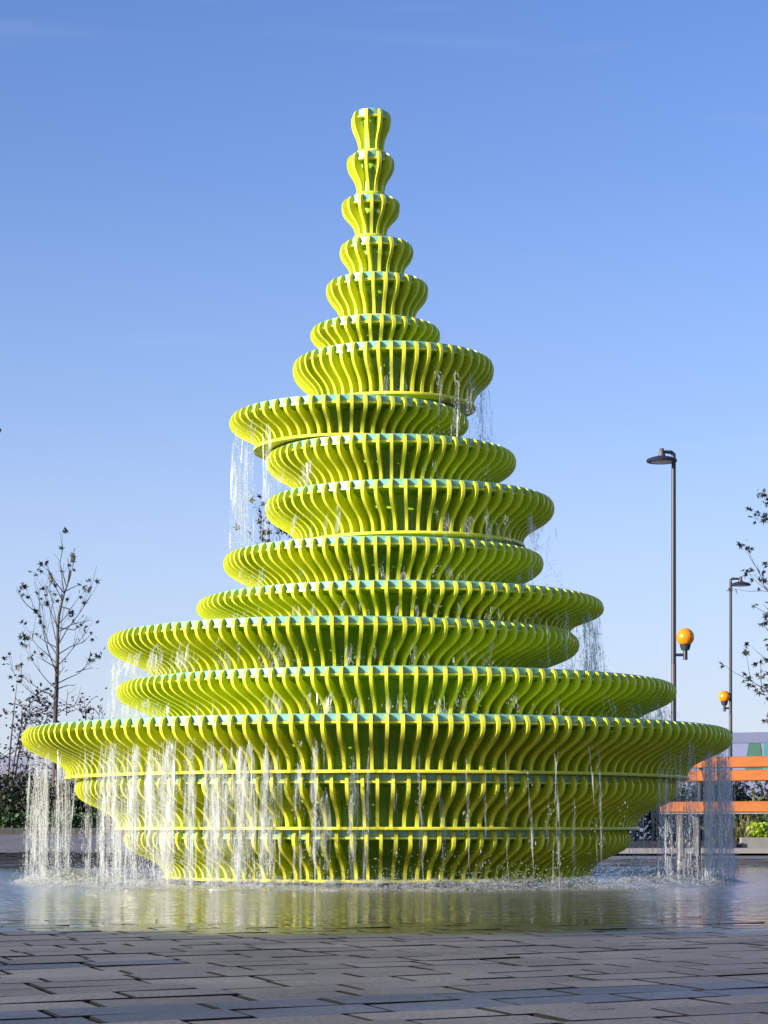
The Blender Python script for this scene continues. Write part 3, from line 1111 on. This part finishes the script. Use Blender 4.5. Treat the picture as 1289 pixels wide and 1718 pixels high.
nrm = Vector((hd.y, -hd.x, 0))
b = MB()
sh = [(1250, 1300), (1253, 1268), (1257, 1245), (1263, 1243), (1275, 1242.5), (1276.5, 1252), (1278, 1258), (1279, 1300)]
fr_ = [on_hoard(*q) + nrm * 0.045 for q in sh]
bk_ = [p - nrm * 0.015 for p in fr_]
k = len(sh)
b.add(fr_ + bk_, [tuple(range(k))] + [(j, k + j, k + (j + 1) % k, (j + 1) % k) for j in range(k)])
b.build('green_print', M['hoard_green'], hroot)
b = MB()
for (xa, xb) in ((1282, 1330),):
    fr_ = [on_hoard(*q) + nrm * 0.045 for q in ((xa, 1300), (xa, 1242), (xb, 1241), (xb, 1300))]
    bk_ = [p - nrm * 0.015 for p in fr_]
    b.add(fr_ + bk_, [(0, 1, 2, 3), (0, 4, 5, 1), (1, 5, 6, 2), (2, 6, 7, 3), (3, 7, 4, 0)])
b.build('teal_print', M['hoard_teal'], hroot)

# ------------------------------------------------------------------ bench
bd = 20.2
bx, by = (1222 - X0) / F * bd, bd
brot = -R_(30)
bench = empty('park_bench', (bx, by, float(gz(bx, by))), brot)
tag(bench, 'orange hardwood slatted bench with grey steel legs beside the fountain', 'bench')
BL0, BL1 = -0.58, 1.75
def bslat(name, y, z, sy, sz, m='wood', tilt=0.0, x0=BL0, x1=BL1):
    b = MB()
    c = 0.006
    L_ = (x1 - x0) / 2
    prof = [(-sy / 2 + c, -sz / 2), (sy / 2 - c, -sz / 2), (sy / 2, -sz / 2 + c), (sy / 2, sz / 2 - c), (sy / 2 - c, sz / 2), (-sy / 2 + c, sz / 2), (-sy / 2, sz / 2 - c), (-sy / 2, -sz / 2 + c)]
    b.add([(s * L_, q[0], q[1]) for s in (-1, 1) for q in prof],
          [tuple(range(7, -1, -1)), tuple(range(8, 16))] + [(j, (j + 1) % 8, 8 + (j + 1) % 8, 8 + j) for j in range(8)])
    o = b.build(name, M[m], bench, ((x0 + x1) / 2, y, z))
    o.rotation_euler = (tilt, 0, 0)
    return o


bslat('seat_slat', -0.24, 0.488, 0.045, 0.100)
for k in range(4):
    bslat('seat_slat', -0.165 + k * 0.105, 0.515, 0.095, 0.04)
bslat('back_slat', 0.275, 0.79, 0.045, 0.105, tilt=-0.12)
bslat('back_slat', 0.290, 0.918, 0.045, 0.105, tilt=-0.12)
bslat('seat_rail', -0.225, 0.428, 0.05, 0.014, 'steel')
for lx in (-0.40, 1.35):
    b = MB()
    b.box((lx, -0.20, 0.205), (0.06, 0.05, 0.41)); b.box((lx, 0.22, 0.205), (0.06, 0.05, 0.41))
    b.box((lx, 0.01, 0.425), (0.055, 0.46, 0.03)); b.box((lx, 0.01, 0.012), (0.055, 0.47, 0.024))
    b.build('leg', M['dark_steel'], bench)
    b = MB()
    b.tube([(lx, 0.24, 0.40), (lx, 0.30, 0.65), (lx, 0.335, 0.95)], 0.022, 8)
    b.build('back_support', M['dark_steel'], bench)

# ------------------------------------------------------------------ planting
def kerb(name, pts, hgt, thick, m, label):
    root = None
    b = MB()
    P = [Vector((p[0], p[1], 0)) for p in pts]
    for k in range(len(P) - 1):
        a, c = P[k], P[k + 1]
        d = (c - a); ln = d.length; d.normalize()
        nb = max(1, int(ln / 1.0))
        rot = Matrix.Rotation(math.atan2(d.y, d.x), 3, 'Z')
        for j in range(nb):
            q = a + d * (ln * (j + 0.5) / nb)
            z = float(gz(q.x, q.y)) - 0.014
            b.box((q.x, q.y, z + hgt / 2 - 0.05), (ln / nb - 0.006, thick, hgt + 0.10), rot)
    o = b.build(name, m)
    tag(o, label, 'kerb')
    return o


kerb('planter_kerb', [(5.15, 31.0), (16, 31.6)], 0.15, 0.14, M['kerb'], 'pale concrete planter kerb behind the orange bench')
kerb('planter_kerb', [(-14, 25.3), (-1.2, 25.6)], 0.075, 0.14, M['kerb_dark'], 'low dark kerb of the planting bed under the bare tree')
kerb('planter_kerb', [(-1.2, 29.0), (5.05, 30.9)], 0.10, 0.14, M['kerb_dark'], 'low dark kerb of the shaded bed behind the fountain')

def soil(name, poly, lab):
    b = MB()
    b.add([(p[0], p[1], float(gz(p[0], p[1])) + 0.03) for p in poly], [tuple(range(len(poly)))])
    o = b.build(name, M['soil'])
    tag(o, kind='structure')
    return o


soil('soil', [(-14, 25.4), (-1.2, 25.7), (-1.2, 29.1), (-14, 31.5)], '')
soil('soil', [(-1.2, 29.1), (5.1, 31.0), (16, 31.7), (16, 38), (-1.2, 36)], '')

# leaf shapes in the xy plane, tip along +y
def leaf_star():
    pts = []
    for k in range(5):
        a = math.pi / 2 + (k - 2) * R_(58)
        ln = (0.62, 0.88, 1.0, 0.88, 0.62)[k]
        pts.append((ln * math.cos(a), ln * math.sin(a)))
        if k < 4:
            a2 = a + R_(29)
            pts.append((0.30 * math.cos(a2), 0.30 * math.sin(a2)))
    pts.reverse()
    V = [(0, -0.12, 0)] + [(x, y, 0.10 * abs(x)) for x, y in pts]
    n = len(pts)
    T = [(0, 1 + j, 2 + j) for j in range(n - 1)] + [(0, n, 1)]
    return np.array(V), np.array(T)


def leaf_oval(w=0.32):
    V = [(0, 0, 0), (w, 0.35, 0.05), (w * 0.75, 0.75, 0.02), (0, 1.0, -0.08), (-w * 0.75, 0.75, 0.02), (-w, 0.35, 0.05)]
    T = [(0, 1, 2), (0, 2, 3), (0, 3, 4), (0, 4, 5)]
    return np.array(V), np.array(T)


def blade():
    V = [(-0.03, 0, 0), (0.03, 0, 0), (0.028, 0.4, 0.05), (-0.028, 0.4, 0.05), (0.018, 0.75, 0.02), (-0.018, 0.75, 0.02), (0, 1.0, -0.10)]
    T = [(0, 1, 2), (0, 2, 3), (3, 2, 4), (3, 4, 5), (5, 4, 6)]
    return np.array(V), np.array(T)


def scatter(name, shape, P, Dr, size, m, parent, roll=True):
    """leaves at P pointing along Dr"""
    V0, T0 = shape
    P = np.asarray(P, float); Dr = np.asarray(Dr, float)
    k = len(P)
    y = Dr / (np.linalg.norm(Dr, axis=1, keepdims=True) + 1e-9)
    up = rng.normal(0, 1, (k, 3)) + (0 if roll else np.array([0, 0, 4.0]))
    x = np.cross(y, up); x /= (np.linalg.norm(x, axis=1, keepdims=True) + 1e-9)
    z = np.cross(x, y)
    s = np.broadcast_to(size, (k,))[:, None, None]
    V = (V0[None, :, 0:1] * x[:, None] + V0[None, :, 1:2] * y[:, None] + V0[None, :, 2:3] * z[:, None]) * s + P[:, None]
    n = len(V0)
    T = (np.arange(k)[:, None, None] * n + T0[None]).reshape(-1, 3)
    return np_mesh(name, V.reshape(-1, 3), T, m, parent)


def shrub(label, x, y, rx, ht, n, lm, size, shape=None, flower=0, fm='leaf_purple', name='shrub', group=None, cat='shrub', upright=0.3):
    z = float(gz(x, y)) + 0.02
    root = empty(name, (x, y, z))
    tag(root, label, cat, group)
    b = MB()
    tips = []
    for k in range(9):
        a = rnd.uniform(0, 6.28); q = rnd.uniform(0.2, 0.9)
        e = (rx * q * math.cos(a), rx * q * math.sin(a), ht * rnd.uniform(0.6, 1.0))
        b.tube([(0.05 * math.cos(a), 0.05 * math.sin(a), 0), (e[0] * 0.5, e[1] * 0.5, e[2] * 0.55), e], [0.010, 0.007, 0.003], 4)
        tips.append(e)
    b.build('stem', M['twig'], root)
    # clumps
    nc = 16
    C = []
    for k in range(nc):
        a = rnd.uniform(0, 6.28); q = math.sqrt(rnd.random())
        C.append((rx * q * math.cos(a), rx * q * math.sin(a), ht * (0.12 + 0.78 * rnd.random() * (1.08 - 0.35 * q * q))))
    C = np.array(C)
    idx = rng.integers(0, nc, n)
    sg = 0.17 * min(rx * 1.3, ht) + 0.03
    P = C[idx] + rng.normal(0, 1, (n, 3)) * sg
    P[:, 2] = np.clip(P[:, 2], 0.02, ht * 1.05)
    Dr = (P - C[idx]) + rng.normal(0, 0.06, (n, 3)); Dr[:, 2] += upright * sg * 2
    scatter('foliage', shape or leaf_oval(), P, Dr, rng.uniform(0.7, 1.3, n) * size, M[lm], root)
    if flower:
        idx = rng.integers(0, nc, flower)
        P = C[idx] + rng.normal(0, 1, (flower, 3)) * sg
        P[:, 2] = np.clip(ht * (0.75 + 0.35 * rng.random(flower)), 0.05, None)
        fo = scatter('flowers', leaf_oval(0.45), P, rng.normal(0, 1, (flower, 3)), rng.uniform(0.5, 1.0, flower) * size * 0.7, M[fm], root)
        tag(fo, kind='stuff')
    return root


def grass_clump(label, x, y, ht, n, m='grass_blade', group=None, spread=0.5):
    z = float(gz(x, y)) + 0.02
    root = empty('ornamental_grass', (x, y, z))
    tag(root, label, 'grass', group)
    P = np.stack([rng.normal(0, 0.06, n), rng.normal(0, 0.06, n), np.zeros(n)], -1)
    Dr = np.stack([rng.normal(0, spread, n), rng.normal(0, spread, n), np.ones(n)], -1)
    scatter('blades', blade(), P, Dr, rng.uniform(0.5, 1.0, n) * ht, M[m], root, roll=True)
    nf = n // 3
    P2 = np.stack([rng.normal(0, spread * ht * 0.5, nf), rng.normal(0, spread * ht * 0.5, nf), ht * rng.uniform(0.6, 0.95, nf)], -1)
    scatter('seed_heads', leaf_oval(0.12), P2, np.stack([rng.normal(0, 1, nf), rng.normal(0, 1, nf), np.ones(nf) * 0.4], -1), ht * 0.14, M[m], root)
    return root


gL = 'shrubs in the bed under the bare tree'
left_spec = [(-30, 26.6, .85), (8, 26.3, .80), (48, 26.7, .86), (88, 26.4, .78), (128, 26.8, .84), (170, 26.5, .8), (212, 26.9, .84), (255, 26.6, .8)]
for (c, d_, h_) in left_spec:
    shrub('dense dark shrub dotted with lilac flowers in the bed under the bare tree', (c - X0) / F * d_, d_, 0.34, h_ - 0.20, 1000, 'leaf_bed', 0.06, flower=170, group=gL)
for (c, d_) in ((15, 25.85), (45, 25.9), (80, 25.8), (112, 25.9), (150, 25.85)):
    shrub('low bright green leafy plant along the dark kerb', (c - X0) / F * d_, d_, 0.16, 0.17, 260, 'leaf_green', 0.055, group='low plants along the dark kerb', name='low_plant', cat='plant')
for (c, d_) in ((-10, 27.9), (35, 28.1), (75, 27.8), (115, 28.2), (155, 27.9), (200, 28.0)):
    shrub('pinkish feathery plant standing behind the dark shrubs', (c - X0) / F * d_, d_, 0.36, 0.80, 620, 'pink', 0.055, leaf_oval(0.14), group='pinkish plants behind the dark shrubs', name='feathery_plant', cat='plant', upright=1.5)
gR = 'shrubs in the bed behind the fountain'
for k, (c, d_) in enumerate(((905, 31.5), (960, 31.9), (1010, 31.6), (1060, 32.0), (1105, 32.3), (1150, 32.1), (1190, 32.6), (1232, 32.9), (1275, 32.7), (1320, 33.0))):
    shrub('dark shrub with violet flower heads in the bed behind the fountain and bench', (c - X0) / F * d_, d_, 0.40, 0.93 + 0.06 * math.sin(k * 2.1), 1100, 'leaf_bed', 0.07, flower=260, group=gR)
for (c, d_, ht) in ((1217, 31.55, .55), (1236, 31.7, .62), (1252, 31.5, .5)):
    grass_clump('arching straw coloured grass seen under the bench seat', (c - X0) / F * d_, d_, ht, 60, group='grasses under the bench', spread=0.65)
grass_clump('tall straw coloured grass rising behind the bench seat', (1280 - X0) / F * 32.0, 32.0, 0.85, 60, spread=0.3)
shrub('bright yellow green leafy plant behind the planter kerb', (1281 - X0) / F * 31.5, 31.5, 0.26, 0.26, 420, 'leaf_bright', 0.075, leaf_oval(0.45), name='leafy_plant', cat='plant')
shrub('mid green bushy plant above the bright leafy plant', (1284 - X0) / F * 31.9, 31.9, 0.26, 0.50, 520, 'leaf_green', 0.08, leaf_oval(0.4), name='leafy_plant', cat='plant')
shrub('yellow green plant at the far end of the planter kerb', (1335 - X0) / F * 31.5, 31.5, 0.26, 0.30, 300, 'leaf_bright', 0.075, leaf_oval(0.45), name='leafy_plant', cat='plant')

# ------------------------------------------------------------------ trees
def trace_tree(label, d, sc, off, trunk, branches, r0, twigs, leaf_n, leaf_size, lm, name, group, ground_x, shape, spread=0.55, clump=4, bare=0.25, auto=6):
    """trunk/branches: polylines in enlarged photo pixels; depth of branches is varied"""
    def P(q, dd=0.0):
        return px(off[0] + q[0] / sc, off[1] + q[1] / sc, d) + Vector((0, dd, 0))
    t0 = P(trunk[0])
    gzv = float(gz(t0.x, d)) - 0.014
    base = Vector((t0.x - 0.02, d, gzv))
    root = empty(name, base)
    tag(root, label, 'tree', group)
    b = MB()
    tp = [Vector((0, 0, 0))] + [P(q) - base for q in trunk]
    tot = len(tp)
    b.tube(tp, [r0 * (1 - 0.9 * i / (tot - 1)) for i in range(tot)], 8)
    b.build('trunk', M['bark'], root, smooth=60)
    bb = MB()
    tips = []
    def limb(pts, r, lvl):
        k = len(pts)
        bb.tube(pts, [max(r * (1 - 0.8 * i / (k - 1)), 0.0016) for i in range(k)], 5)
        tips.append((pts[-1], (pts[-1] - pts[-2]).normalized()))
        if lvl <= 0:
            return
        L_ = sum((pts[i + 1] - pts[i]).length for i in range(k - 1))
        for _ in range(max(1, int(L_ * twigs))):
            i = rnd.randrange(max(1, k // 3), k - 1) if k > 2 else 0
            f = rnd.random()
            s = pts[i].lerp(pts[i + 1], f)
            dr = (pts[i + 1] - pts[i]).normalized()
            side = Vector((rnd.gauss(0, 1), rnd.gauss(0, 1), rnd.gauss(0, .6)))
            dr = (dr + side * 0.55 + Vector((0, 0, 0.35))).normalized()
            ln = min(L_ * rnd.uniform(0.15, 0.4), 0.35)
            m1 = s + dr * ln * 0.5 + Vector((0, 0, 0.04 * ln))
            e = s + dr * ln + Vector((0, 0, 0.18 * ln))
            limb([s, m1, e], r * 0.45, lvl - 1)
    for br in branches:
        dd = rnd.uniform(-spread, spread)
        pts = [P(q, dd * (i / (len(br) - 1)) ** 1.0) - base for i, q in enumerate(br)]
        # smooth once
        q2 = [pts[0]]
        for i in range(len(pts) - 1):
            q2.append(pts[i].lerp(pts[i + 1], 0.5)); q2.append(pts[i + 1])
        limb(q2, r0 * 0.22, 1)
    # branches towards and away from the viewer, so that it is round
    for k in range(auto):
        f = 0.25 + 0.6 * k / max(1, auto - 1)
        i = min(int(f * (tot - 1)), tot - 2)
        s = tp[i].lerp(tp[i + 1], f * (tot - 1) - i)
        sg = 1 if k % 2 else -1
        ln = (1 - f) * 0.9 + 0.2
        dr = Vector((rnd.gauss(0, 0.25), sg, 0.9)).normalized()
        limb([s, s + dr * ln * 0.5, s + dr * ln + Vector((0, 0, 0.15 * ln))], r0 * 0.2, 1)
    bb.build('branches', M['twig'], root)
    use = [t for t in tips if rnd.random() > bare]
    Pn, Dn = [], []
    for (p, dr) in use:
        for _ in range(rnd.randint(1, clump)):
            Pn.append(p + Vector((rnd.gauss(0, 1), rnd.gauss(0, 1), rnd.gauss(0, 1))) * leaf_size * 0.7)
            Dn.append(Vector((rnd.gauss(0, .7), rnd.gauss(0, .7), rnd.gauss(-0.4, .6))) + dr * 0.2)
    Pn = Pn[:leaf_n]; Dn = Dn[:leaf_n]
    scatter('crown', shape, [tuple(p) for p in Pn], [tuple(p) for p in Dn], rng.uniform(0.75, 1.2, len(Pn)) * leaf_size, M[lm], root)
    return root


trunkA = [(498, 1718), (510, 1500), (515, 1300), (520, 1150), (520, 1000), (530, 830), (560, 690), (580, 620), (610, 540), (625, 430), (612, 300)]
brA = [
    [(508, 1690), (430, 1590), (300, 1520), (215, 1430), (130, 1300)],
    [(500, 1590), (460, 1530), (370, 1490), (280, 1420), (200, 1310)],
    [(505, 1480), (420, 1400), (340, 1300), (280, 1210), (248, 1070)],
    [(508, 1340), (480, 1240), (420, 1040), (418, 830), (412, 680)],
    [(508, 1250), (400, 1150), (310, 1080), (250, 1010), (232, 930)],
    [(512, 1170), (430, 1050), (385, 930), (340, 800), (342, 545)],
    [(340, 800), (270, 740), (228, 655)],
    [(515, 1080), (470, 950), (425, 800), (412, 690)],
    [(518, 1000), (500, 850), (460, 700), (445, 600)],
    [(520, 1270), (600, 1200), (690, 1100), (780, 1010), (860, 900)],
    [(522, 1170), (620, 1090), (720, 1040), (790, 940)],
    [(528, 1080), (620, 940), (720, 830), (800, 730), (850, 660), (862, 510)],
    [(540, 960), (640, 900), (740, 870), (830, 850)],
    [(520, 1430), (600, 1380), (690, 1330), (740, 1260), (765, 1190)],
    [(520, 1370), (580, 1330), (640, 1310)],
    [(520, 1480), (600, 1440), (650, 1440)],
    [(690, 1330), (740, 1290), (800, 1262)],
    [(565, 690), (530, 600), (490, 500), (470, 430)],
    [(550, 740), (640, 770), (700, 700), (745, 668)],
    [(600, 560), (560, 440), (525, 340), (530, 250), (535, 170)],
    [(590, 600), (640, 560), (680, 530), (710, 525)],
    [(620, 520), (650, 470), (662, 410)],
    [(580, 620), (540, 560), (500, 490), (480, 400)],
    [(525, 900), (580, 840), (640, 770)],
    [(520, 1700), (600, 1660), (690, 1640), (740, 1560)],
    [(600, 1718), (630, 1600), (665, 1500)],
    [(510, 1290), (430, 1240), (390, 1215)],
    [(512, 1110), (400, 1050), (340, 1005), (305, 995)],
    [(525, 930), (660, 945), (740, 880), (800, 820)],
]
trace_tree('slender nearly bare young tree with a few star shaped leaves standing in the bed', 26.4, 5.367, (0, 880), trunkA, brA, 0.033, 5, 420, 0.056, 'leaf_dark',
           'young_tree', 'young trees round the square', 95, leaf_star(), bare=0.45, clump=4)


def bushy_tree(label, c, d, ht, rx, n_stem, leaves, lsize, group, seed, lm='leaf_red', zlo=0.35):
    r = random.Random(seed)
    x = (c - X0) / F * d
    root = empty('multi_stem_tree', (x, d, float(gz(x, d)) - 0.014))
    tag(root, label, 'tree', group)
    tb, bb = MB(), MB()
    tips = []
    for k in range(n_stem):
        a = 6.28 * k / n_stem + r.uniform(-.3, .3)
        q0 = r.uniform(.5, 1.15)
        e = Vector((rx * q0 * math.cos(a), rx * q0 * math.sin(a), ht * r.uniform(0.62, 0.9)))
        s = Vector((0.06 * math.cos(a), 0.06 * math.sin(a), 0))
        m1 = s.lerp(e, 0.45) + Vector((0, 0, 0.10 * ht))
        pts = [s, s.lerp(m1, 0.5), m1, m1.lerp(e, 0.55) + Vector((0, 0, .03)), e]
        tb.tube(pts, [0.016, 0.013, 0.010, 0.006, 0.0025], 6)
        tips += [(e, Vector((0, 0, 1))), (pts[3], Vector((0, 0, 1))), (pts[3].lerp(e, .6), Vector((0, 0, 1)))] * 3
        for j in range(9):
            f = r.uniform(zlo, 1.0)
            i = min(int(f * 4), 3)
            q = pts[i].lerp(pts[i + 1], f * 4 - i)
            dr = Vector((math.cos(a) + r.gauss(0, .9), math.sin(a) + r.gauss(0, .9), r.gauss(0.35, .5))).normalized()
            ln = rx * r.uniform(0.25, 0.75)
            e2 = q + dr * ln - Vector((0, 0, 0.18 * ln))
            mid = q.lerp(e2, .5) + Vector((0, 0, 0.12 * ln))
            bb.tube([q, mid, e2], [0.006, 0.004, 0.002], 4)
            for v in range(7):
                g = r.uniform(0.25, 1.0)
                tips.append((q.lerp(mid, g * 2) if g < .5 else mid.lerp(e2, g * 2 - 1), dr))
    tb.build('trunk', M['bark'], root, smooth=60)
    bb.build('branches', M['twig'], root)
    P_, D_ = [], []
    for k in range(leaves):
        p, dr = r.choice(tips)
        P_.append(tuple(p + Vector((r.gauss(0, .05), r.gauss(0, .05), r.gauss(0, .05)))))
        D_.append((dr.x + r.gauss(0, .7), dr.y + r.gauss(0, .7), r.gauss(-0.2, .6)))
    scatter('crown', leaf_oval(0.26), P_, D_, rng.uniform(0.7, 1.2, leaves) * lsize, M[lm], root)
    return root


bushy_tree('multi stemmed small tree with sparse dark purple leaves beside the bare tree', 6, 27.4, 2.30, 0.80, 9, 1150, 0.060, 'small dark leaved trees in the bed', 3)
bushy_tree('multi stemmed dark leaved small tree half hidden by the fountain rim', 158, 27.9, 2.05, 0.42, 5, 330, 0.062, 'small dark leaved trees in the bed', 9)

# right hand tree, only the tips of its branches reach into the picture
trunkB = [(1900, 3200), (1895, 2400), (1880, 1700), (1870, 1100), (1860, 600), (1850, 300)]
brB = [
    [(1890, 2600), (1700, 2480), (1450, 2390), (1280, 2330), (1120, 2240), (1035, 2190)],
    [(1890, 2500), (1600, 2350), (1350, 2330), (1200, 2330)],
    [(1880, 2100), (1600, 1950), (1400, 1850), (1250, 1800), (1180, 1700)],
    [(1880, 1950), (1600, 1820), (1350, 1700), (1230, 1640)],
    [(1875, 1800), (1600, 1620), (1350, 1500), (1220, 1350), (1165, 1140)],
    [(1875, 1700), (1550, 1500), (1300, 1420), (1180, 1390)],
    [(1870, 1400), (1600, 1200), (1400, 1050), (1290, 950)],
    [(1870, 1200), (1600, 950), (1400, 800), (1260, 720)],
    [(1860, 1000), (1600, 800), (1400, 660), (1285, 580)],
    [(1870, 2900), (1600, 2700), (1400, 2600), (1290, 2590)],
    [(1880, 2300), (1600, 2150), (1400, 2080), (1250, 2020)],
]
trace_tree('leafy young tree with star shaped leaves reaching in above the bench', 26.0, 5.393, (1063, 730), trunkB, brB, 0.05, 5, 900, 0.062, 'leaf_dark',
           'young_tree', 'young trees round the square', 1400, leaf_star(), bare=0.05, clump=7, spread=0.5, auto=8)
trunkC = [(70, 780), (66, 620), (64, 480), (60, 340), (56, 200), (50, 90), (44, 40)]
brC = [[(58, 250), (40, 160), (24, 60), (20, 38)], [(62, 300), (48, 200), (36, 90), (33, 45)], [(56, 160), (52, 80), (50, 38)],
       [(64, 400), (90, 250), (110, 120)], [(66, 520), (40, 400), (25, 250)], [(60, 300), (70, 180), (66, 70)]]
trace_tree('young tree with dark leaves hidden behind the fountain, its top showing beside the middle bowls', 28.0, 1.0, (420, 860), trunkC, brC, 0.035, 5, 200, 0.075, 'leaf_dark',
           'young_tree', 'young trees round the square', 480, leaf_star(), bare=0.0, clump=5, spread=0.3)

# ------------------------------------------------------------------ fallen leaves on the wet paving
V0, T0 = leaf_star()
for k, (lx, ly) in enumerate(((152, 1549), (172, 1550), (263, 1547), (208, 1555), (316, 1559), (545, 1549), (620, 1537), (985, 1548), (415, 1562), (90, 1566))):
    d_ = CH * F / (ly - Y0)
    x_ = (lx - X0) / F * d_
    b = MB()
    sc_ = rnd.uniform(0.012, 0.02)
    a_ = rnd.uniform(0, 6.28)
    vv = []
    for (p, q, z_) in V0:
        vv.append((sc_ * (p * math.cos(a_) - q * math.sin(a_)), sc_ * (p * math.sin(a_) + q * math.cos(a_)), 0.002 + sc_ * (0.35 * abs(p) ** 1.3 + 0.15 * max(q, 0))))
    b.add(vv, [tuple(t_) for t_ in T0])
    o = b.build('fallen_leaf', M['leaf_red'], None, (x_, d_, max(float(gz(x_, d_)), WZ)))
    tag(o, 'small dark curled leaf lying at the front edge of the wet paving', 'leaf', 'fallen leaves on the wet paving')
